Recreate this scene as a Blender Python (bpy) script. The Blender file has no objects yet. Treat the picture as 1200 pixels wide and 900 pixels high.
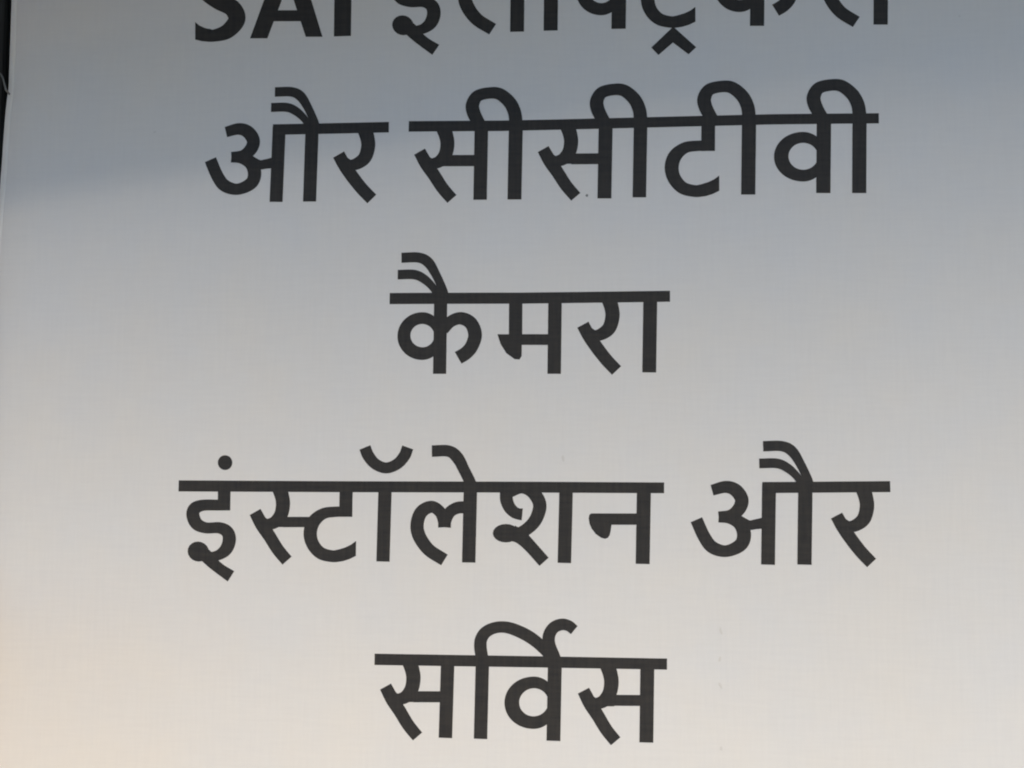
import bpy, bmesh, math, random
from mathutils import Vector, Matrix
random.seed(7)
SC = bpy.context.scene
COL = SC.collection

# ---------------------------------------------------------------- camera
cam = bpy.data.cameras.new('camera')
cam.sensor_width = 36.0
cam.lens = 36.0 * 2000.0 / 1200.0
cam.clip_start = 0.02
cam.clip_end = 400.0
camo = bpy.data.objects.new('camera', cam)
r_, u_, b_ = (0.9946136, 0.1033850, 0.0074383), (0.0031082, -0.1014781, 0.9948329), (0.1036056, -0.9894513, -0.1012528)
camo.matrix_world = Matrix(((r_[0], u_[0], b_[0], 0.1554084), (r_[1], u_[1], b_[1], -1.4841769),
                            (r_[2], u_[2], b_[2], 1.1981208), (0, 0, 0, 1)))
COL.objects.link(camo)
SC.camera = camo

# ---------------------------------------------------------------- sky, sun, exposure
SUN_EL, SUN_AZ = math.radians(34.0), math.radians(-24.0)      # azimuth, negative: to the right of straight in front of the banner
w = bpy.data.worlds.new('World'); SC.world = w; w.use_nodes = True
nt = w.node_tree; nt.nodes.clear()
sky = nt.nodes.new('ShaderNodeTexSky'); sky.sky_type = 'NISHITA'; sky.sun_disc = False
sky.sun_elevation = SUN_EL; sky.sun_rotation = math.pi + SUN_AZ
sky.dust_density = 0.2; sky.ozone_density = 2.7
bg = nt.nodes.new('ShaderNodeBackground'); bg.inputs['Strength'].default_value = 0.064
wo = nt.nodes.new('ShaderNodeOutputWorld')
nt.links.new(sky.outputs[0], bg.inputs[0]); nt.links.new(bg.outputs[0], wo.inputs[0])
sun = bpy.data.lights.new('sun', 'SUN'); sun.energy = 1.5; sun.angle = math.radians(15.0); sun.color = (1.0, 0.84, 0.625)
suno = bpy.data.objects.new('sun', sun)
to_sun = Vector((-math.sin(SUN_AZ) * math.cos(SUN_EL), -math.cos(SUN_AZ) * math.cos(SUN_EL), math.sin(SUN_EL)))
suno.rotation_euler = to_sun.to_track_quat('Z', 'Y').to_euler()
suno.location = (0, -6, 6)
COL.objects.link(suno)
SC.view_settings.view_transform = 'Standard'
SC.view_settings.look = 'None'
SC.view_settings.gamma = 1.0
SC.view_settings.exposure = 1.16
SC.view_settings.use_curve_mapping = False
try:
    SC.cycles.filter_width = 2.0
except Exception:
    pass

# ---------------------------------------------------------------- helpers
def link(name, me, mat=None, parent=None, kind=None):
    o = bpy.data.objects.new(name, me); COL.objects.link(o)
    if mat: me.materials.append(mat)
    if parent: o.parent = parent
    if kind: o['kind'] = kind
    return o
def mesh(name, V, Fc, smooth=False):
    me = bpy.data.meshes.new(name); me.from_pydata(V, [], Fc); me.update()
    if smooth: me.polygons.foreach_set('use_smooth', [True] * len(me.polygons))
    return me
def tag(o, label, cat, group=None):
    o['label'] = label; o['category'] = cat
    if group: o['group'] = group
    return o
def empty(name, loc=(0, 0, 0)):
    o = bpy.data.objects.new(name, None); o.location = loc; COL.objects.link(o); return o
def box(V, Fc, x0, x1, y0, y1, z0, z1):
    n = len(V)
    V += [(x, y, z) for x in (x0, x1) for y in (y0, y1) for z in (z0, z1)]
    Fc += [tuple(n + i for i in f) for f in ((0, 1, 3, 2), (4, 6, 7, 5), (0, 4, 5, 1), (2, 3, 7, 6), (0, 2, 6, 4), (1, 5, 7, 3))]
def tube(pts, r, n=10):
    V, Fc = [], []
    for i, p in enumerate(pts):
        p = Vector(p); a = Vector(pts[max(i - 1, 0)]); b = Vector(pts[min(i + 1, len(pts) - 1)])
        t = (b - a).normalized(); s = t.cross(Vector((0, 1, 0.01))).normalized(); q = s.cross(t)
        for k in range(n):
            an = 2 * math.pi * k / n
            V.append(tuple(p + (s * math.cos(an) + q * math.sin(an)) * r))
    for i in range(len(pts) - 1):
        for k in range(n):
            a = i * n + k; b = i * n + (k + 1) % n
            Fc.append((a, b, b + n, a + n))
    Fc.append(tuple(range(n))[::-1]); Fc.append(tuple((len(pts) - 1) * n + k for k in range(n)))
    return V, Fc
def catmull(P, n=7):
    out = []
    Q = [tuple(2 * a - b for a, b in zip(P[0], P[1]))] + list(P) + [tuple(2 * a - b for a, b in zip(P[-1], P[-2]))]
    for i in range(1, len(Q) - 2):
        p0, p1, p2, p3 = Q[i - 1], Q[i], Q[i + 1], Q[i + 2]
        for k in range(n):
            t = k / n
            out.append(tuple(0.5 * (2 * b + (c - a) * t + (2 * a - 5 * b + 4 * c - d) * t * t + (3 * b - a - 3 * c + d) * t ** 3)
                             for a, b, c, d in zip(p0, p1, p2, p3)))
    out.append(tuple(P[-1]))
    return out

# ---------------------------------------------------------------- materials
def mat(name, col, rough=0.6, spec=0.5):
    m = bpy.data.materials.new(name); m.use_nodes = True
    b = m.node_tree.nodes['Principled BSDF']
    b.inputs['Base Color'].default_value = (*col, 1); b.inputs['Roughness'].default_value = rough
    b.inputs['Specular IOR Level'].default_value = spec
    return m, m.node_tree, b
def coord(nt, scale):
    c = nt.nodes.new('ShaderNodeTexCoord'); mp = nt.nodes.new('ShaderNodeMapping')
    mp.inputs['Scale'].default_value = scale; nt.links.new(c.outputs['Object'], mp.inputs[0]); return mp.outputs[0]
def noise(nt, scale_vec, detail=3.0, scale=1.0, rough=0.55):
    n = nt.nodes.new('ShaderNodeTexNoise'); n.inputs['Scale'].default_value = scale
    n.inputs['Detail'].default_value = detail; n.inputs['Roughness'].default_value = rough
    nt.links.new(coord(nt, scale_vec), n.inputs['Vector']); return n.outputs['Fac']
def mth(nt, op, a, b):
    n = nt.nodes.new('ShaderNodeMath'); n.operation = op
    for i, v in enumerate((a, b)):
        if isinstance(v, (int, float)): n.inputs[i].default_value = v
        else: nt.links.new(v, n.inputs[i])
    return n.outputs[0]
def rng(nt, v, a, b, c, d):
    n = nt.nodes.new('ShaderNodeMapRange'); nt.links.new(v, n.inputs[0])
    for i, q in enumerate((a, b, c, d)): n.inputs[i + 1].default_value = q
    return n.outputs[0]
def mix(nt, f, a, b):
    n = nt.nodes.new('ShaderNodeMix'); n.data_type = 'RGBA'
    nt.links.new(f, n.inputs[0])
    for i, v in ((6, a), (7, b)):
        if isinstance(v, tuple): n.inputs[i].default_value = (*v, 1)
        else: nt.links.new(v, n.inputs[i])
    return n.outputs[2]
def weave(nt, b, strength, dist):
    # the scrim inside flex vinyl: crossed threads, a little uneven
    h1 = noise(nt, (30, 1, 300), 3.0)          # weft: long in x
    h2 = noise(nt, (300, 1, 26), 3.0)          # warp: long in z
    h3 = noise(nt, (9, 9, 9), 3.0)
    s = mth(nt, 'ADD', mth(nt, 'ADD', h1, h2), mth(nt, 'MULTIPLY', h3, 9.0))
    bp = nt.nodes.new('ShaderNodeBump'); bp.inputs['Strength'].default_value = strength; bp.inputs['Distance'].default_value = dist
    nt.links.new(s, bp.inputs['Height']); nt.links.new(bp.outputs[0], b.inputs['Normal'])
    return h1, h2, h3

M_white, nt, b = mat('flex_vinyl', (0.8, 0.8, 0.8), 0.55, 0.35)
h1, h2, h3 = weave(nt, b, 0.22, 0.0004)
f = mth(nt, 'MULTIPLY', mth(nt, 'ADD', h1, h2), 0.5)
c1 = mix(nt, rng(nt, f, 0.35, 0.65, 0, 1), (0.787, 0.787, 0.787), (0.815, 0.815, 0.81))
blot = noise(nt, (11, 11, 11), 6.0)
c2 = mix(nt, rng(nt, blot, 0.3, 0.7, 0, 1), (0.965, 0.975, 1.0), (1.0, 0.985, 0.97))
mu = nt.nodes.new('ShaderNodeMix'); mu.data_type = 'RGBA'; mu.blend_type = 'MULTIPLY'; mu.inputs[0].default_value = 1
nt.links.new(c1, mu.inputs[6]); nt.links.new(c2, mu.inputs[7])
nt.links.new(mu.outputs[2], b.inputs['Base Color'])

M_hem, nt, b = mat('doubled_vinyl', (0.85, 0.845, 0.83), 0.5, 0.35)
M_print, nt, b = mat('black_print', (0.05, 0.05, 0.052), 0.55, 0.14)
h1, h2, h3 = weave(nt, b, 0.5, 0.0004)
f = mth(nt, 'MULTIPLY', mth(nt, 'ADD', h1, h2), 0.5)
nt.links.new(mix(nt, rng(nt, f, 0.35, 0.65, 0, 1), (0.033, 0.033, 0.035), (0.050, 0.047, 0.045)), b.inputs['Base Color'])

M_scuff, nt, b = mat('scuff', (0.72, 0.715, 0.71), 0.8, 0.2)
M_speck, nt, b = mat('dirt_fleck', (0.28, 0.28, 0.28), 0.9, 0.2)
M_cord, nt, b = mat('cord_fibre', (0.22, 0.22, 0.215), 0.8, 0.2)
M_post, nt, b = mat('dark_painted_metal', (0.012, 0.013, 0.014), 0.6, 0.3)
s = noise(nt, (180, 180, 6), 4.0)
nt.links.new(mix(nt, rng(nt, s, 0.35, 0.7, 0, 1), (0.012, 0.013, 0.016), (0.045, 0.050, 0.046)), b.inputs['Base Color'])
M_wall, nt, b = mat('dark_wall', (0.02, 0.021, 0.022), 0.85, 0.2)
M_ground, nt, b = mat('concrete', (0.3, 0.3, 0.3), 0.9, 0.2)
s = noise(nt, (3, 3, 3), 6.0)
nt.links.new(mix(nt, rng(nt, s, 0.3, 0.7, 0, 1), (0.20, 0.185, 0.175), (0.26, 0.24, 0.23)), b.inputs['Base Color'])
M_ochre, nt, b = mat('ochre_bounce', (0.62, 0.40, 0.18), 0.9, 0.2)
s = noise(nt, (8, 8, 8), 5.0)
nt.links.new(mix(nt, rng(nt, s, 0.3, 0.7, 0, 1), (0.58, 0.36, 0.16), (0.66, 0.43, 0.20)), b.inputs['Base Color'])
M_sheet, nt, b = mat('grey_blocker', (0.25, 0.26, 0.27), 0.6, 0.4)
M_board, nt, b = mat('shade_board_wood', (0.20, 0.17, 0.14), 0.8, 0.3)
s = noise(nt, (3, 60, 60), 5.0)
nt.links.new(mix(nt, rng(nt, s, 0.3, 0.7, 0, 1), (0.15, 0.12, 0.10), (0.26, 0.22, 0.18)), b.inputs['Base Color'])

# ---------------------------------------------------------------- the setting
Z0 = 1.35                       # height of the middle of the banner
me = mesh('ground', [(-60, -60, 0), (60, -60, 0), (60, 60, 0), (-60, 60, 0)], [(0, 1, 2, 3)])
link('ground', me, M_ground, kind='structure')
V, Fc = [], []
x = -3.0                        # shuttered wall behind, pressed into shallow upright ribs
prof = []
while x < 3.0:
    prof += [(x, 0.30), (x + 0.045, 0.30), (x + 0.055, 0.275), (x + 0.075, 0.275)]
    x += 0.085
for px_, py_ in prof: V += [(px_, py_, 0.0), (px_, py_, 3.2)]
for i in range(len(prof) - 1): Fc.append((2 * i, 2 * i + 2, 2 * i + 3, 2 * i + 1))
link('back_wall', mesh('back_wall', V, Fc), M_wall, kind='structure')

# unseen roof sheet added out in front; its edge shades the banner's upper part
sun_blocker = tag(empty('sun_blocker', (0, -2.2, 0)), 'unseen grey ribbed metal sheet added before the banner to shade its upper part', 'sun_blocker')
EDGE_H = Z0 - 0.035 + 2.408 * math.tan(SUN_EL)
V, Fc = [], []
n = 120
for i in range(n + 1):
    xx = -3.0 + 6.0 * i / n
    zz = EDGE_H + 0.012 * math.cos(i * math.pi)
    V += [(xx, 0.0, zz), (xx, 2.5, zz + 0.35)]
for i in range(n): Fc.append((2 * i, 2 * i + 1, 2 * i + 3, 2 * i + 2))
link('blocker_sheet', mesh('blocker_sheet', V, Fc), M_sheet, sun_blocker)
V, Fc = [], []
box(V, Fc, -3.0, 3.0, -0.025, 0.01, EDGE_H - 0.07, EDGE_H - 0.018)
link('blocker_lip', mesh('blocker_lip', V, Fc), M_sheet, sun_blocker)
# unseen board added to shade the banner top, hanging lower at its left end
def board_low(x):
    t = (x + 0.48) / 0.92
    d = 0.47 + 0.14 * t
    return (-d, Z0 + 0.152 + 0.100 * t + (math.tan(SUN_EL) / math.cos(SUN_AZ) - 0.17) * d)
V, Fc = [], []
for xx in (-1.3, 1.4):
    yy, zz = board_low(xx)
    hh = 0.11 + 0.04 * (xx + 1.3) / 2.7
    V += [(xx, yy, zz), (xx, yy + 0.022, zz), (xx, yy + 0.022, zz + hh), (xx, yy, zz + hh)]
Fc += [(0, 1, 2, 3), (7, 6, 5, 4), (0, 4, 5, 1), (1, 5, 6, 2), (2, 6, 7, 3), (3, 7, 4, 0)]
tag(link('shade_board', mesh('shade_board', V, Fc), M_board), 'unseen wooden board added above and in front of the banner to shade its top', 'board')
# unseen ochre block added at left to bounce warm light, top below mid-banner
V, Fc = [], []
box(V, Fc, -1.60, -0.585, -0.42, 0.02, 0.0, Z0 - 0.19)
lw = empty('bounce_block'); tag(lw, 'unseen ochre block added left of the banner foot to bounce warm light', 'wall')
o = link('bounce_body', mesh('bounce_body', V, Fc), M_ochre, lw)
V, Fc = [], []
box(V, Fc, -1.62, -0.575, -0.44, 0.04, Z0 - 0.187, Z0 - 0.157)
link('bounce_cap', mesh('bounce_cap', V, Fc), M_ochre, lw)
# ---------------------------------------------------------------- the banner
def bulge(x, z):                # the hang of the vinyl, metres along -Y
    s = 0.0016 * math.sin(2.1 * x + 3.3 * z + 0.6) + 0.0009 * math.sin(7.3 * x - 2.2 * z + 1.1) + 0.0007 * math.sin(3.1 * x + 9.4 * z)
    s += 0.0005 * math.sin(19.0 * x + 4.0 * z + 2.0) + 0.0003 * math.sin(11.0 * z - 16.0 * x)
    d = x - edge(z)
    s -= 0.006 * math.exp(-d / 0.010)                       # curls back along its left edge
    return s
def edge(z):                    # left edge of the sheet, slightly bowed between its ties
    t = (0.277 - z)
    return -0.4705 - 0.0105 * (1 - math.exp(-max(t, 0.0) / 0.12)) * min(1, max(t, 0) / 0.02 + 0.2) + 0.0006 * math.sin(40 * z) if t > 0 else -0.4705
def sheet_point(x, z, out=0.0): return (x, -bulge(x, z) - out, z)

banner = tag(empty('banner', (0, 0, Z0)), 'white vinyl shop banner printed with large black Hindi lettering', 'banner')
RIGHT, TOP, BOT = 0.66, 0.60, -0.62
xs = [0, .0006, .0012, .002, .003, .0045, .0065, .009, .012, .016, .022, .03, .04]
zs = [BOT + (TOP - BOT) * j / 110 for j in range(111)]
V, Fc = [], []
rows = []
for z in zs:
    e = edge(z)
    row = [e + d for d in xs] + [e + .04 + (RIGHT - e - .04) * i / 90 for i in range(1, 91)]
    rows.append(row)
nc = len(rows[0])
for side in (0.0, -0.0005):
    for z, row in zip(zs, rows):
        V += [sheet_point(x, z, side) for x in row]
n1 = nc * len(zs)
for j in range(len(zs) - 1):
    for i in range(nc - 1):
        a = j * nc + i
        Fc.append((a, a + 1, a + 1 + nc, a + nc))
        Fc.append((n1 + a, n1 + a + nc, n1 + a + 1 + nc, n1 + a + 1))
for j in range(len(zs) - 1):
    a = j * nc; Fc.append((a, a + nc, n1 + a + nc, n1 + a)); a += nc - 1; Fc.append((a, n1 + a, n1 + a + nc, a + nc))
for i in range(nc - 1):
    Fc.append((i, n1 + i, n1 + i + 1, i + 1)); a = (len(zs) - 1) * nc + i; Fc.append((a, a + 1, n1 + a + 1, n1 + a))
link('sheet', mesh('sheet', V, Fc, True), M_white, banner)
V, Fc = tube([(edge(z) - 0.0002, -bulge(edge(z), z) + 0.0002, z) for z in zs], 0.0010, 10)
n0 = len(V)                     # the folded-over margin, welded a few millimetres in from the edge
for z in zs:
    e = edge(z)
    V += [(e - 0.0002, -bulge(e, z) - 0.0008, z), (e + 0.0022, -bulge(e + 0.0022, z) - 0.0011, z), (e + 0.0048, -bulge(e + 0.0048, z) - 0.0009, z), (e + 0.0054, -bulge(e + 0.0054, z) - 0.0001, z)]
for j in range(len(zs) - 1):
    for k in range(3):
        a = n0 + 4 * j + k; Fc.append((a, a + 1, a + 5, a + 4))
link('hem', mesh('hem', V, Fc, True), M_hem, banner)

# printed words: stroke centre lines measured in millimetres on the sheet, (x, z, stroke width)
WORDS = [
 ('first word, bold Latin capitals', None, [
  [["c",[[-282.44,321.67,12.04],[-276.42,320.86,11.48],[-263.87,324.68,14.47],[-255.22,335.41,16.11],[-259.75,346.23,15.87],[-272.58,353.0,15.36],[-283.48,361.62,15.81],[-288.02,371.16,15.84],[-283.36,382.46,14.48],[-270.79,387.89,11.85],[-260.07,386.49,12.66],[-253.05,383.33,14.29]]],["p",[[-294.11,334.01],[-290.02,330.69],[-285.29,328.43],[-279.91,326.82],[-275.9,326.32],[-275.61,315.1],[-280.94,315.09],[-287.62,315.93],[-293.67,317.54]]]],
  [["p",[[-242.45,317.48],[-226.28,317.08],[-208.07,368.23],[-207.8,393.01],[-216.29,393.26]]],["p",[[-190.65,317.53],[-175.12,317.14],[-199.31,392.75],[-207.8,393.01],[-208.07,368.23]]],["p",[[-217.33,343.1],[-199.07,342.61],[-195.56,332.27],[-220.81,332.92]]]],
  [["l",[[-157.16,392.16,15.89],[-156.75,317.22,15.73]]]],
 ]),
 ('word set beside the Latin capitals', ["l", [[-120.67, 386.4, 10.05], [74.1, 386.15, 9.8], [333.64, 383.01, 9.46]]], [
  [["l",[[-78.85,386.09,12.02],[-78.66,363.38,11.72]]],["c",[[-73.16,368.1,9.85],[-84.23,368.41,10.0],[-97.92,368.67,10.29],[-105.3,365.84,12.03],[-107.13,359.95,12.29],[-103.43,351.67,11.74],[-94.87,347.62,10.12],[-82.5,347.28,10.37],[-75.27,343.28,11.68],[-73.18,336.0,12.46],[-75.87,327.53,11.92],[-82.64,322.2,9.54],[-91.05,320.71,7.96]]],["p",[[-91.79,322.63],[-93.03,320.1],[-95.08,318.12],[-97.74,316.9],[-100.75,316.55],[-103.81,317.1],[-106.63,318.52],[-108.93,320.64],[-110.48,323.28],[-111.14,326.16],[-110.83,329.02],[-109.59,331.56],[-107.54,333.54],[-104.88,334.76],[-101.87,335.11],[-98.8,334.55],[-95.98,333.13],[-93.69,331.0],[-92.14,328.36],[-91.49,325.48]]],["c",[[-102.27,328.21,7.98],[-94.99,322.51,11.95],[-88.35,315.39,10.6],[-80.43,308.78,10.05],[-70.97,302.27,11.08]]]],
  [["c",[[-20.23,349.84,11.74],[-20.89,355.95,11.49],[-24.56,363.84,10.72],[-32.43,368.87,11.0],[-41.63,364.32,12.05],[-45.24,353.38,12.3],[-43.02,342.29,12.28],[-34.06,329.75,11.73],[-19.66,320.07,11.43]]],["c",[[-20.23,349.84,11.74],[-19.6,355.91,11.22],[-15.52,363.59,10.71],[-8.52,367.28,10.96],[0.5,367.28,10.95]]],["l",[[2.53,386.18,12.62],[2.38,317.2,12.51]]],["c",[[-33.29,419.91,10.55],[-18.11,419.43,10.53],[-9.82,413.15,11.03],[-3.49,401.6,10.22],[2.59,389.04,10.46],[2.97,383.83,10.45]]]],
  [["l",[[32.88,385.81,12.7],[32.59,317.48,12.59]]],["c",[[33.61,383.88,16.55],[31.1,392.85,15.87],[29.31,399.91,15.89],[30.16,406.26,15.55],[35.85,411.81,15.02],[46.63,415.29,14.3],[60.75,416.37,14.1],[77.12,414.32,14.59],[99.0,408.03,15.06],[116.53,400.51,14.66],[132.99,390.64,13.92],[141.14,383.83,13.89]]]],
  [["c",[[92.3,351.56,7.8],[91.96,348.03,8.1],[90.9,344.69,8.67],[89.18,341.72,9.39],[86.89,339.26,10.11],[84.14,337.44,10.71],[81.07,336.35,11.1],[77.84,336.03,11.24],[74.17,336.53,11.27],[70.68,337.8,11.36],[67.54,339.78,11.48],[64.91,342.37,11.59],[62.92,345.45,11.68],[61.68,348.86,11.72],[61.24,352.42,11.68],[61.63,355.96,11.57],[62.83,359.3,11.39],[64.78,362.28,11.17],[67.38,364.73,10.93],[70.5,366.55,10.72],[73.98,367.63,10.58],[77.65,367.92,10.52],[80.9,367.43,10.39],[83.99,366.16,10.02],[86.76,364.18,9.48],[89.08,361.59,8.84],[90.83,358.51,8.26],[91.92,355.11,7.87],[92.3,351.56,7.8]]],["c",[[95.27,355.76,9.71],[102.87,358.75,9.71],[111.75,359.78,9.44],[121.88,359.49,9.43]]],["l",[[94.11,385.29,12.86],[93.3,317.52,12.75]]]],
  [["l",[[151.55,385.14,12.05],[151.46,371.38,12.02],[151.5,357.78,11.87]]],["c",[[157.54,362.31,9.1],[141.52,362.64,9.37],[130.79,361.16,10.14],[122.34,354.4,11.92],[119.23,344.32,12.28],[121.68,334.1,11.63],[129.05,325.67,11.1],[139.78,322.48,10.58],[147.33,323.04,11.07]]],["p",[[146.05,328.51],[151.71,330.14],[156.73,332.41],[161.38,335.7],[161.41,322.17],[155.51,319.42],[149.86,317.79],[145.46,317.27]]],["p",[[141.55,317.99],[142.05,317.98],[161.98,298.95],[155.31,292.64],[141.52,303.72]]],["p",[[141.55,317.99],[141.52,303.72],[128.67,292.62],[122.37,299.64]]]],
  [["c",[[214.63,351.1,7.75],[214.27,347.56,8.04],[213.22,344.22,8.61],[211.52,341.25,9.33],[209.25,338.78,10.04],[206.54,336.96,10.63],[203.52,335.86,11.02],[200.34,335.55,11.16],[196.73,336.04,11.2],[193.31,337.31,11.28],[190.23,339.3,11.4],[187.65,341.89,11.52],[185.71,344.97,11.6],[184.5,348.38,11.64],[184.09,351.95,11.6],[184.49,355.5,11.49],[185.68,358.84,11.31],[187.61,361.82,11.09],[190.18,364.28,10.86],[193.25,366.1,10.65],[196.68,367.18,10.5],[200.29,367.48,10.45],[203.49,366.99,10.32],[206.52,365.72,9.95],[209.23,363.73,9.41],[211.5,361.14,8.79],[213.21,358.06,8.2],[214.27,354.66,7.82],[214.63,351.1,7.75]]],["c",[[218.81,356.55,9.65],[225.68,363.79,10.41],[234.42,366.23,11.03],[242.88,361.63,11.65],[246.6,351.29,12.13],[243.72,341.15,11.86],[238.49,334.91,11.86],[231.77,330.88,11.87]]],["l",[[216.56,384.87,12.53],[215.46,317.01,12.41]]]],
  [["c",[[301.93,347.93,11.26],[301.42,353.92,11.02],[298.06,361.65,10.29],[290.62,366.58,10.55],[281.73,362.12,11.57],[278.07,351.39,11.8],[279.98,340.53,11.78],[288.32,328.24,11.25],[301.92,318.76,10.97]]],["c",[[301.93,347.93,11.26],[302.65,353.88,10.77],[306.7,361.4,10.27],[313.47,365.02,10.52],[322.1,365.03,10.51]]],["l",[[324.4,383.55,12.47],[322.95,315.94,12.36]]]],
 ]),
 ('two letter word at the left of its line', ["l", [[-219.38, 232.19, 9.82], [-164.37, 232.1, 9.75], [-112.71, 232.06, 9.68]]], [
  [["c",[[-262.86,230.72,9.71],[-251.03,233.4,10.78],[-242.38,230.34,11.83],[-237.19,222.35,12.08],[-239.37,214.5,11.8],[-246.48,208.71,10.47],[-257.26,207.45,9.67]]],["c",[[-257.26,207.45,9.67],[-247.74,206.37,10.2],[-239.07,201.37,11.78],[-235.43,192.13,12.43],[-238.64,183.02,11.75],[-251.0,177.85,10.43],[-262.94,181.43,11.39],[-270.04,190.72,11.28],[-276.63,205.42,11.04]]],["c",[[-241.79,205.35,9.38],[-231.81,200.2,8.56],[-225.25,200.61,8.82],[-218.05,201.67,9.88]]],["l",[[-213.53,235.05,12.06],[-215.04,165.69,11.96]]],["l",[[-183.18,231.85,12.14],[-184.22,165.51,12.04]]],["c",[[-218.17,266.91,8.86],[-203.03,266.72,8.84],[-194.41,262.46,9.09],[-187.64,252.22,7.74],[-181.08,238.35,7.45],[-179.8,233.09,7.44]]],["c",[[-221.41,252.65,8.31],[-206.67,252.35,8.29],[-198.06,248.5,7.74],[-190.71,241.81,6.66],[-185.31,233.85,6.39]]]],
  [["c",[[-135.46,232.25,13.79],[-132.32,223.05,12.97],[-131.4,214.54,12.82],[-134.23,204.82,12.42],[-141.02,199.46,11.1],[-149.42,197.25,9.26]]],["c",[[-158.32,207.97,11.4],[-152.68,197.96,11.64],[-145.62,187.82,11.62],[-136.74,176.63,11.32],[-127.26,166.76,11.16]]],["p",[[-153.56,210.89],[-151.94,207.47],[-149.81,204.69],[-147.18,202.95],[-144.32,202.77],[-140.71,204.28],[-140.61,198.67],[-149.43,197.91],[-152.76,202.52]]]],
 ]),
 ('longest word of the second line, four looped vowel signs', ["l", [[-94.62, 232.34, 9.66], [-11.92, 231.15, 9.55], [38.75, 231.26, 9.48], [139.89, 231.94, 9.36], [229.49, 232.43, 9.24], [320.19, 231.79, 9.13]]], [
  [["c",[[-63.65,231.54,13.65],[-60.59,223.03,12.85],[-59.35,215.21,12.7],[-61.04,206.15,12.3],[-66.75,199.51,10.99],[-75.08,197.32,9.17]]],["c",[[-84.5,209.03,11.03],[-78.3,198.02,11.79],[-70.97,187.27,11.24],[-63.25,175.51,10.95],[-54.68,165.45,10.66]]],["p",[[-79.76,211.54],[-78.04,207.49],[-75.81,204.46],[-73.21,202.6],[-70.63,202.17],[-67.44,203.93],[-65.45,198.45],[-73.79,197.29],[-77.7,201.25]]],["p",[[-68.98,193.07],[-66.43,194.58],[-62.2,195.29],[-56.42,195.19],[-56.49,200.89],[-69.96,199.82]]],["l",[[-59.05,200.29,10.2],[-28.93,199.78,10.15]]],["l",[[-28.84,231.52,12.16],[-29.37,164.31,12.05]]],["l",[[2.1,230.93,12.49],[1.31,164.12,12.38]]],["c",[[-29.22,230.23,11.76],[-32.48,236.14,11.52],[-36.15,244.01,12.06],[-36.99,251.19,12.07],[-32.69,258.66,11.03],[-22.45,261.31,10.49],[-12.83,260.2,11.0],[-3.81,252.46,11.5],[0.74,243.28,11.74],[1.95,234.82,11.98],[2.11,229.63,12.23]]]],
  [["c",[[47.25,231.75,13.53],[50.22,223.25,12.73],[51.4,215.44,12.59],[49.68,206.4,12.19],[44.03,199.77,10.89],[35.81,197.58,9.08]]],["c",[[26.59,209.27,10.93],[32.64,198.28,11.68],[39.8,187.55,11.14],[47.34,175.81,10.85],[55.73,165.77,10.56]]],["p",[[31.27,211.78],[32.95,207.73],[35.13,204.72],[37.68,202.86],[40.21,202.42],[43.37,204.18],[45.3,198.71],[37.08,197.56],[33.25,201.51]]],["p",[[41.79,193.34],[44.31,194.85],[48.48,195.56],[54.17,195.46],[54.14,201.15],[40.86,200.08]]],["l",[[51.81,199.95,9.79],[81.47,199.7,9.75]]],["l",[[82.04,231.98,12.36],[81.04,163.98,12.25]]],["l",[[112.9,231.64,11.93],[111.76,164.56,11.82]]],["c",[[81.74,230.94,11.71],[78.52,236.87,11.47],[74.92,244.78,12.01],[74.12,251.99,12.02],[78.43,259.49,10.98],[88.63,262.15,10.45],[98.2,261.03,10.95],[107.13,253.26,11.45],[111.6,244.04,11.69],[112.76,235.55,11.93],[112.9,230.34,12.18]]]],
  [["l",[[172.35,232.54,12.09],[172.17,218.72,12.06],[172.11,205.05,11.91]]],["c",[[178.1,209.67,9.13],[162.29,209.82,9.4],[151.69,208.22,10.17],[143.3,201.33,11.96],[140.16,191.16,12.32],[142.51,180.92,11.67],[149.72,172.53,11.14],[160.29,169.44,10.61],[167.75,170.09,11.11]]],["p",[[166.52,175.58],[172.12,177.27],[177.1,179.61],[181.71,182.97],[181.64,169.37],[175.8,166.54],[170.21,164.84],[165.86,164.27]]],["l",[[207.92,232.36,12.41],[206.74,165.57,12.3]]],["c",[[176.55,231.67,11.69],[173.32,237.58,11.45],[169.7,245.46,11.98],[168.9,252.63,12.0],[173.24,260.1,10.96],[183.51,262.74,10.43],[193.14,261.63,10.93],[202.13,253.89,11.43],[206.62,244.7,11.67],[207.78,236.25,11.91],[207.92,231.07,12.16]]]],
  [["c",[[270.79,198.44,7.01],[270.34,194.65,7.31],[269.1,191.08,7.9],[267.14,187.88,8.63],[264.55,185.23,9.36],[261.46,183.25,9.96],[258.02,182.05,10.36],[254.41,181.68,10.5],[250.21,182.17,10.62],[246.22,183.5,10.95],[242.64,185.58,11.4],[239.67,188.33,11.87],[237.43,191.6,12.27],[236.06,195.24,12.51],[235.62,199.04,12.56],[236.13,202.84,12.39],[237.56,206.42,12.02],[239.85,209.63,11.5],[242.88,212.28,10.9],[246.5,214.25,10.35],[250.52,215.44,9.94],[254.74,215.79,9.79],[258.35,215.3,9.66],[261.77,213.97,9.29],[264.83,211.88,8.74],[267.37,209.13,8.09],[269.26,205.86,7.49],[270.42,202.24,7.08],[270.79,198.44,7.01]]],["l",[[272.87,232.37,12.42],[271.54,166.0,12.31]]],["l",[[303.54,232.02,12.25],[302.31,165.54,12.14]]],["c",[[271.99,231.35,11.66],[268.74,237.23,11.42],[265.1,245.07,11.96],[264.3,252.21,11.97],[268.67,259.64,10.94],[279.01,262.27,10.4],[288.7,261.15,10.91],[297.73,253.45,11.4],[302.24,244.31,11.64],[303.41,235.89,11.88],[303.54,230.73,12.13]]]],
 ]),
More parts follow.
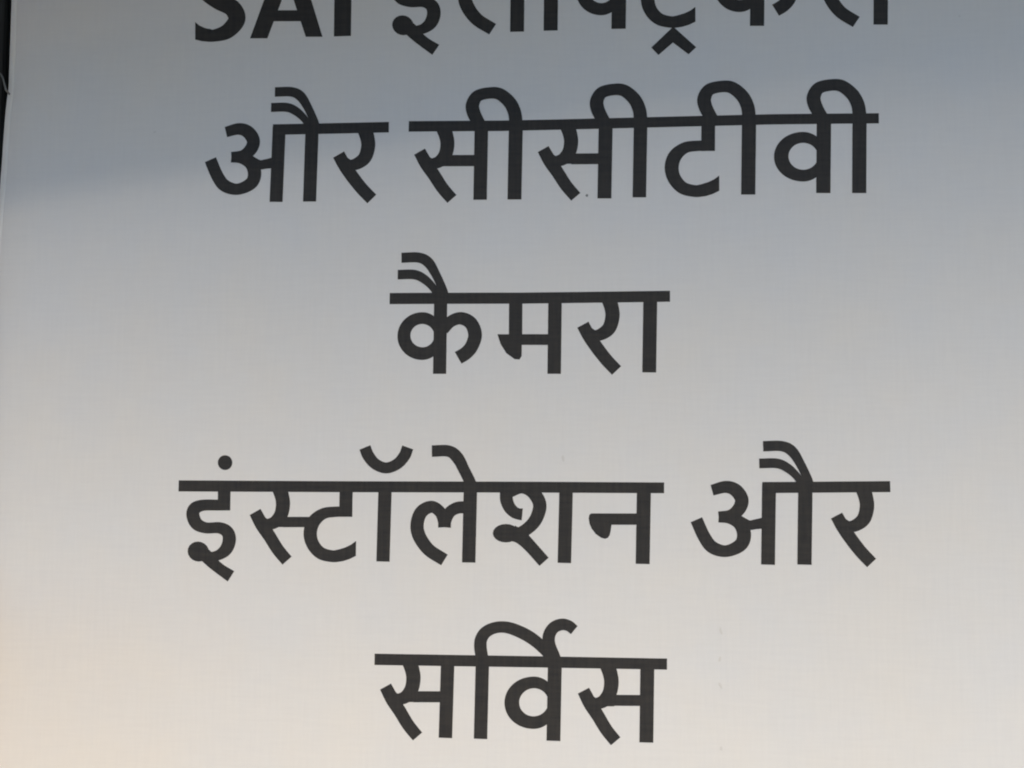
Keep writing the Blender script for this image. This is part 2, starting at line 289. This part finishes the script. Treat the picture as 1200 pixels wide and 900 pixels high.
 ('single word of the third line', ["l", [[-109.78, 76.54, 10.02], [7.01, 75.72, 9.86], [74.83, 76.06, 9.77], [138.47, 76.43, 9.69]]], [
  [["c",[[-65.33,42.8,7.82],[-65.66,39.28,8.12],[-66.69,35.95,8.69],[-68.39,32.97,9.41],[-70.67,30.48,10.13],[-73.4,28.61,10.73],[-76.47,27.46,11.13],[-79.71,27.08,11.27],[-83.38,27.5,11.3],[-86.88,28.68,11.39],[-90.04,30.58,11.51],[-92.69,33.1,11.62],[-94.7,36.11,11.71],[-95.97,39.46,11.75],[-96.43,42.99,11.71],[-96.07,46.51,11.6],[-94.89,49.85,11.42],[-92.96,52.84,11.19],[-90.38,55.34,10.96],[-87.26,57.21,10.75],[-83.79,58.35,10.6],[-80.11,58.72,10.55],[-76.86,58.3,10.41],[-73.76,57.11,10.05],[-70.97,55.2,9.5],[-68.63,52.68,8.87],[-66.86,49.67,8.28],[-65.74,46.32,7.89],[-65.33,42.8,7.82]]],["c",[[-61.14,48.3,9.74],[-54.23,55.62,10.5],[-45.37,58.22,11.13],[-36.69,53.85,11.75],[-32.79,43.68,12.24],[-35.61,33.57,11.97],[-40.86,27.27,11.97],[-47.66,23.13,11.98]]],["l",[[-63.76,76.31,11.83],[-64.11,9.04,11.73]]],["c",[[-99.56,113.06,9.11],[-84.23,113.04,9.1],[-75.44,108.62,9.35],[-68.49,97.85,7.96],[-61.7,83.22,7.66],[-60.35,77.66,7.66]]],["c",[[-102.69,97.91,8.55],[-87.76,97.76,8.53],[-79.0,93.78,7.97],[-71.48,86.77,6.86],[-65.94,78.4,6.57]]]],
  [["l",[[3.1,75.75,11.85],[3.09,41.56,11.8]]],["p",[[-12.94,43.81],[-2.85,43.75],[8.74,43.68],[8.68,35.22],[8.62,24.5],[6.76,21.36],[2.35,21.76],[-4.99,27.09],[-10.1,35.32]]],["l",[[7.26,39.01,9.51],[38.04,38.83,9.47]]],["l",[[37.86,75.46,11.92],[37.31,8.66,11.81]]]],
  [["c",[[84.46,76.07,13.43],[87.41,67.0,12.64],[88.23,58.6,12.5],[85.45,48.94,12.1],[78.9,43.57,10.81],[70.81,41.3,9.02]]],["c",[[62.33,51.81,11.11],[67.69,41.96,11.34],[74.4,32.01,11.32],[82.85,21.04,11.03],[91.88,11.37,10.88]]],["p",[[66.93,54.75],[68.46,51.38],[70.49,48.65],[73.0,46.96],[75.75,46.81],[79.23,48.34],[79.28,42.8],[70.81,41.95],[67.64,46.48]]]],
  [["l",[[121.32,76.27,12.16],[120.28,9.6,12.05]]]],
 ]),
 ('longest word of the fourth line, with a dot over its first letter', ["l", [[-298.68, -90.31, 9.9], [-150.78, -90.61, 9.7], [30.59, -90.57, 9.46], [133.07, -90.76, 9.33]]], [
  [["l",[[-256.91,-90.21,11.62],[-256.63,-111.91,11.33]]],["c",[[-251.19,-107.22,9.53],[-262.18,-107.27,9.67],[-275.77,-107.45,9.95],[-283.08,-110.39,11.63],[-284.87,-116.08,11.89],[-281.16,-123.87,11.35],[-272.65,-127.48,9.79],[-260.37,-127.41,10.03],[-253.18,-131.01,11.3],[-251.07,-137.91,12.05],[-253.71,-146.08,11.53],[-260.41,-151.39,9.23],[-268.75,-153.08,7.7]]],["p",[[-269.49,-151.26],[-270.71,-153.73],[-272.74,-155.68],[-275.37,-156.93],[-278.36,-157.36],[-281.4,-156.92],[-284.2,-155.66],[-286.49,-153.7],[-288.05,-151.23],[-288.71,-148.49],[-288.42,-145.76],[-287.2,-143.29],[-285.17,-141.33],[-282.53,-140.08],[-279.54,-139.65],[-276.5,-140.09],[-273.69,-141.36],[-271.41,-143.32],[-269.86,-145.79],[-269.2,-148.53]]],["c",[[-279.91,-146.26,7.72],[-272.67,-151.48,11.56],[-266.04,-158.07,10.25],[-258.15,-164.15,9.72],[-248.73,-170.07,10.72]]],["p",[[-250.05,-69.45],[-250.24,-71.15],[-250.86,-72.74],[-251.87,-74.11],[-253.21,-75.16],[-254.79,-75.82],[-256.49,-76.05],[-258.21,-75.83],[-259.82,-75.17],[-261.21,-74.13],[-262.3,-72.76],[-263.0,-71.18],[-263.27,-69.47],[-263.09,-67.77],[-262.47,-66.17],[-261.45,-64.81],[-260.11,-63.76],[-258.53,-63.1],[-256.82,-62.87],[-255.11,-63.09],[-253.5,-63.75],[-252.1,-64.79],[-251.02,-66.16],[-250.32,-67.75]]]],
  [["c",[[-207.51,-90.32,13.73],[-204.46,-98.72,12.91],[-203.21,-106.48,12.77],[-204.9,-115.53,12.36],[-210.59,-122.27,11.05],[-218.91,-124.64,9.21]]],["c",[[-228.32,-113.18,11.09],[-222.13,-124.01,11.85],[-214.8,-134.54,11.3],[-207.09,-146.08,11.01],[-198.53,-155.91,10.72]]],["p",[[-223.59,-110.58],[-221.86,-114.58],[-219.64,-117.54],[-217.05,-119.33],[-214.47,-119.71],[-211.29,-117.88],[-209.3,-123.3],[-217.62,-124.63],[-221.53,-120.78]]],["p",[[-212.82,-128.73],[-210.27,-127.17],[-206.05,-126.37],[-200.29,-126.34],[-200.35,-120.67],[-213.8,-122.03]]],["l",[[-202.59,-121.95,9.07],[-178.92,-121.82,9.04]]]],
  [["l",[[-146.45,-90.62,11.81],[-146.55,-103.95,11.79],[-146.52,-117.13,11.65]]],["c",[[-140.61,-112.55,8.92],[-156.29,-112.74,9.19],[-166.8,-114.52,9.94],[-175.07,-121.34,11.69],[-178.13,-131.21,12.05],[-175.74,-141.04,11.41],[-168.54,-148.97,10.89],[-158.04,-151.71,10.38],[-150.65,-150.93,10.86]]],["p",[[-151.89,-145.66],[-146.35,-143.91],[-141.43,-141.55],[-136.88,-138.21],[-136.86,-151.32],[-142.64,-154.17],[-148.17,-155.93],[-152.48,-156.57]]],["l",[[-111.61,-90.52,11.9],[-112.63,-156.03,11.8]]],["c",[[-130.21,-55.93,10.46],[-127.03,-63.22,10.44],[-120.55,-70.49,9.91],[-110.97,-73.98,9.64],[-101.25,-70.58,9.89],[-94.75,-63.43,10.4],[-91.81,-55.9,10.4]]]],
  [["c",[[-58.36,-125.78,11.26],[-58.93,-119.95,11.02],[-62.42,-112.52,10.28],[-70.03,-107.95,10.55],[-79.04,-112.6,11.56],[-82.69,-123.18,11.8],[-80.66,-133.73,11.78],[-72.08,-145.45,11.25],[-58.16,-154.25,10.96]]],["c",[[-58.36,-125.78,11.26],[-57.68,-119.95,10.76],[-53.62,-112.48,10.27],[-46.75,-108.72,10.51],[-37.97,-108.43,10.5]]],["l",[[-35.76,-90.28,11.9],[-36.73,-156.31,11.8]]],["c",[[-70.25,-59.14,10.11],[-55.48,-59.12,10.09],[-47.47,-64.87,10.58],[-41.44,-75.72,9.8],[-35.67,-87.54,10.03],[-35.37,-92.52,10.02]]]],
  [["c",[[-4.07,-91.17,11.22],[-3.99,-101.1,11.21],[-1.44,-107.9,10.7],[2.71,-112.22,10.19],[6.84,-113.93,9.93],[9.95,-114.28,10.42]]],["c",[[-1.15,-96.13,7.48],[9.42,-91.75,8.71],[19.42,-95.43,11.18],[25.21,-105.93,11.78],[21.8,-118.55,11.39],[14.02,-126.98,10.65],[4.72,-131.97,9.91]]],["p",[[7.2,-130.6],[6.66,-133.08],[5.05,-135.33],[2.53,-137.12],[-0.66,-138.28],[-4.19,-138.69],[-7.74,-138.32],[-10.95,-137.2],[-13.5,-135.44],[-15.15,-133.22],[-15.73,-130.74],[-15.19,-128.25],[-13.58,-126.0],[-11.05,-124.21],[-7.86,-123.05],[-4.32,-122.64],[-0.77,-123.01],[2.43,-124.14],[4.98,-125.9],[6.62,-128.13]]],["c",[[0.98,-130.39,13.88],[8.47,-133.8,12.38],[17.22,-142.0,10.87],[29.21,-155.19,10.58]]],["l",[[48.23,-90.39,11.76],[46.9,-156.04,11.66]]]],
  [["l",[[80.23,-118.01,9.83],[115.65,-117.83,9.78]]],["p",[[70.35,-113.13],[87.62,-113.05],[87.63,-122.88],[87.02,-127.8],[86.17,-131.48],[84.69,-133.95],[82.23,-135.06],[78.78,-134.1],[74.09,-130.94],[70.38,-126.17],[68.52,-121.76],[67.89,-117.45],[68.25,-114.99],[69.11,-113.63]]],["l",[[115.66,-90.54,12.14],[114.53,-156.37,12.03]]]],
 ]),
 ('two letter word at the right of its line', ["l", [[217.18, -90.27, 9.51], [265.51, -89.82, 9.44], [325.2, -89.13, 9.37]]], [
  [["c",[[174.21,-92.71,9.36],[185.86,-89.8,10.38],[194.4,-92.65,11.4],[199.54,-100.46,11.64],[197.41,-108.29,11.37],[190.42,-114.18,10.08],[179.8,-115.67,9.32]]],["c",[[179.8,-115.67,9.32],[189.18,-116.53,9.82],[197.75,-121.3,11.35],[201.36,-130.38,11.98],[198.23,-139.48,11.32],[186.05,-144.88,10.05],[174.27,-141.59,10.97],[167.25,-132.53,10.87],[160.71,-118.11,10.64]]],["c",[[195.05,-117.41,9.04],[204.91,-122.3,8.25],[211.37,-121.75,8.5],[218.46,-120.54,9.52]]],["l",[[222.92,-86.78,11.85],[221.54,-156.14,11.74]]],["l",[[253.7,-90.11,12.15],[252.34,-155.9,12.04]]],["c",[[218.1,-54.74,8.89],[233.58,-54.59,8.87],[242.38,-58.78,9.12],[249.25,-69.19,7.76],[255.88,-83.36,7.47],[257.16,-88.75,7.46]]],["c",[[214.71,-69.52,8.33],[229.78,-69.5,8.32],[238.57,-73.27,7.77],[246.06,-80.01,6.68],[251.53,-88.09,6.4]]]],
  [["c",[[301.77,-89.48,13.01],[304.64,-98.52,12.24],[305.41,-106.9,12.1],[302.61,-116.58,11.72],[296.11,-122.02,10.47],[288.11,-124.38,8.74]]],["c",[[279.79,-113.98,10.76],[285.03,-123.75,10.98],[291.6,-133.63,10.96],[299.89,-144.49,10.68],[308.77,-154.04,10.53]]],["p",[[284.34,-110.99],[285.84,-114.34],[287.83,-117.04],[290.3,-118.7],[293.02,-118.82],[296.46,-117.25],[296.48,-122.79],[288.11,-123.74],[285.0,-119.24]]]],
 ]),
 ('single word of the bottom line', ["l", [[-118.85, -240.95, 9.76], [24.02, -241.07, 9.57], [135.31, -241.51, 9.42]]], [
  [["c",[[-88.39,-241.26,13.55],[-85.46,-249.6,12.75],[-84.29,-257.31,12.61],[-85.98,-266.34,12.2],[-91.56,-273.1,10.91],[-99.67,-275.54,9.1]]],["c",[[-108.77,-264.24,10.95],[-102.8,-274.95,11.7],[-95.73,-285.36,11.15],[-88.29,-296.77,10.87],[-80.01,-306.47,10.58]]],["p",[[-104.15,-261.59],[-102.5,-265.56],[-100.35,-268.48],[-97.83,-270.25],[-95.33,-270.59],[-92.21,-268.74],[-90.31,-274.11],[-98.42,-275.52],[-102.2,-271.73]]],["p",[[-93.77,-279.56],[-91.28,-277.98],[-87.16,-277.14],[-81.55,-277.05],[-81.58,-271.41],[-94.69,-272.9]]],["l",[[-84.21,-272.56,9.48],[-54.93,-272.1,9.44]]],["l",[[-54.29,-241.4,11.81],[-55.53,-307.16,11.71]]]],
  [["l",[[-23.95,-241.96,11.76],[-24.95,-307.45,11.66]]],["c",[[-23.56,-243.78,11.51],[-24.88,-235.27,11.04],[-25.81,-228.58,11.05],[-25.25,-222.47,10.81],[-21.94,-216.93,10.45],[-15.77,-213.19,9.95],[-7.71,-211.63,9.82],[1.59,-212.99,10.17],[14.0,-218.21,10.51],[23.92,-224.79,10.25],[33.22,-233.66,9.73],[37.8,-239.91,9.72]]],["c",[[37.18,-275.46,7.12],[36.75,-279.26,7.42],[35.54,-282.88,8.02],[33.6,-286.14,8.77],[31.02,-288.88,9.5],[27.95,-290.96,10.12],[24.52,-292.27,10.52],[20.91,-292.76,10.66],[16.7,-292.41,10.79],[12.7,-291.22,11.12],[9.11,-289.25,11.58],[6.12,-286.6,12.06],[3.86,-283.4,12.46],[2.47,-279.82,12.71],[2.0,-276.03,12.76],[2.48,-272.22,12.58],[3.89,-268.58,12.21],[6.16,-265.31,11.68],[9.17,-262.55,11.07],[12.78,-260.46,10.51],[16.79,-259.13,10.1],[21.01,-258.64,9.95],[24.63,-259.02,9.81],[28.05,-260.23,9.43],[31.12,-262.22,8.87],[33.68,-264.88,8.22],[35.6,-268.09,7.6],[36.78,-271.68,7.19],[37.18,-275.46,7.12]]],["l",[[39.04,-241.47,12.02],[38.14,-307.87,11.91]]],["c",[[40.64,-242.9,10.93],[37.53,-235.06,10.94],[34.04,-226.0,10.72],[34.0,-218.09,10.73],[38.03,-211.59,10.25],[44.79,-208.84,10.0],[50.95,-209.98,9.5],[55.64,-213.58,9.0]]]],
  [["c",[[83.9,-241.96,13.42],[86.68,-250.32,12.63],[87.75,-258.05,12.48],[86.01,-267.09,12.09],[80.49,-273.88,10.8],[72.55,-276.32,9.01]]],["c",[[63.78,-264.99,10.84],[69.5,-275.73,11.59],[76.31,-286.16,11.04],[83.45,-297.6,10.76],[91.44,-307.32,10.48]]],["p",[[68.32,-262.34],[69.89,-266.31],[71.96,-269.24],[74.4,-271.01],[76.84,-271.36],[79.9,-269.51],[81.71,-274.89],[73.77,-276.3],[70.12,-272.49]]],["p",[[78.28,-280.35],[80.72,-278.76],[84.75,-277.92],[90.23,-277.84],[90.25,-272.18],[77.44,-273.67]]],["l",[[87.86,-272.76,9.25],[118.02,-272.52,9.21]]],["l",[[118.52,-241.83,11.89],[117.63,-307.85,11.78]]]],
 ]),
]

def ribbon(V, Fc, P, lift, smooth_curve):
    # a stroke of ink: centre points with widths -> a strip that follows the sheet, cut square at both ends
    P = [tuple(v / 1000 for v in p) for p in P]
    if smooth_curve: P = catmull(P)
    else:
        Q = []
        for a, b in zip(P, P[1:]):
            n = max(1, int(math.hypot(b[0] - a[0], b[1] - a[1]) / 0.008))
            Q += [tuple(u + (v - u) * k / n for u, v in zip(a, b)) for k in range(n)]
        P = Q + [P[-1]]
    n0 = len(V)
    for i, (x, z, w_) in enumerate(P):
        a, b = P[max(i - 1, 0)], P[min(i + 1, len(P) - 1)]
        dx, dz = b[0] - a[0], b[1] - a[1]; l = math.hypot(dx, dz) or 1
        nx, nz = -dz / l, dx / l
        for s in (-0.5, 0, 0.5):
            V.append(sheet_point(x + nx * w_ * s, z + nz * w_ * s, lift))
    for i in range(len(P) - 1):
        for k in (0, 1):
            a = n0 + 3 * i + k
            Fc.append((a, a + 1, a + 4, a + 3))
def patch(V, Fc, P, lift):
    bm = bmesh.new()
    vs = [bm.verts.new((x / 1000, 0, z / 1000)) for x, z in P]
    bm.faces.new(vs); bmesh.ops.triangulate(bm, faces=bm.faces[:])
    bmesh.ops.subdivide_edges(bm, edges=bm.edges[:], cuts=1)
    bmesh.ops.triangulate(bm, faces=bm.faces[:])
    n0 = len(V); bm.verts.index_update()
    V += [sheet_point(v.co.x, v.co.z, lift) for v in bm.verts]
    Fc += [tuple(n0 + v.index for v in f.verts) for f in bm.faces]
    bm.free()
def ink(name, strokes, base, parent, label=None):
    V, Fc = [], []
    for k, (kind, P) in enumerate(strokes):
        lift = base + 0.00003 * k
        if kind == 'p': patch(V, Fc, P, lift)
        else: ribbon(V, Fc, P, lift, kind == 'c')
    me = mesh(name, V, Fc)
    # every face looks out of the sheet
    bm = bmesh.new(); bm.from_mesh(me)
    bm.normal_update()
    bmesh.ops.reverse_faces(bm, faces=[f for f in bm.faces if f.normal.y > 0])
    bm.to_mesh(me); bm.free(); me.update()
    o = link(name, me, M_print, parent)
    if label: o['label'] = label
    return o
for label, head, letters in WORDS:
    if head:
        word = ink('word', [head], 0.00012, banner, label)
    else:
        word = banner
    for strokes in letters:
        o = ink('letter', strokes, 0.00016, word)
        if word is banner: o['label'] = label

# flecks and scuffs on the vinyl
def fleck(x, z, rx, rz, rot=0.0, m=M_speck):
    V = [sheet_point(x, z, 0.00025)]
    n = 9
    for k in range(n):
        a = 2 * math.pi * k / n; q = 1 + random.uniform(-.25, .25)
        dx, dz = rx * q * math.cos(a), rz * q * math.sin(a)
        V.append(sheet_point(x + dx * math.cos(rot) - dz * math.sin(rot), z + dx * math.sin(rot) + dz * math.cos(rot), 0.0002))
    link('fleck', mesh('fleck', V, [(0, 1 + k, 1 + (k + 1) % n) for k in range(n)]), m, banner)
fleck(0.0656, 0.1668, 0.0013, 0.0014)
for x, z, a, c, r in ((45.4, -65.2, 1.3, 3.0, 0), (181.4, -213.3, 1.0, 3.6, .3), (180.2, -237, 1.2, 2.6, -.3), (180.6, -259, 1.1, 3.0, .5), 
                      (181, -312, 1.2, 1.8, 0), (-329, 232, 1.6, .9, .5), (391, 322, .9, 1.0, 0)):
    fleck(x / 1000, z / 1000, a / 1000, c / 1000, r, M_scuff)

# dark post at the left, and the cord that ties the banner to it
post = tag(empty('post', (-0.545, 0.10, 0)), 'dark upright metal post behind the left edge of the banner', 'post')
V, Fc = [], []
box(V, Fc, -0.05, 0.05, -0.05, 0.05, 0.0, 3.1)
pm = mesh('post_tube', V, Fc)
o = link('post_tube', pm, M_post, post)
bv = o.modifiers.new('round', 'BEVEL'); bv.width = 0.006; bv.segments = 3
V, Fc = [], []
box(V, Fc, -0.09, 0.09, -0.09, 0.09, 0.004, 0.016)
link('base_plate', mesh('base_plate', V, Fc), M_post, post)
ex = edge(0.277)
V, Fc = tube([(ex + 0.0025, -0.001, Z0 + 0.2700), (ex + 0.0002, -0.0045, Z0 + 0.2735), (ex - 0.0022, -0.003, Z0 + 0.2800), (ex - 0.0058, 0.002, Z0 + 0.2865),
              (ex - 0.0105, 0.008, Z0 + 0.2920), (ex - 0.022, 0.022, Z0 + 0.299), (ex - 0.045, 0.042, Z0 + 0.306), (ex - 0.075, 0.0488, Z0 + 0.309), (ex - 0.120, 0.0488, Z0 + 0.310)], 0.0009, 8)
tag(link('cord', mesh('cord', V, Fc, True), M_cord), 'thin pale cord tying the left edge of the banner to the dark post', 'cord')
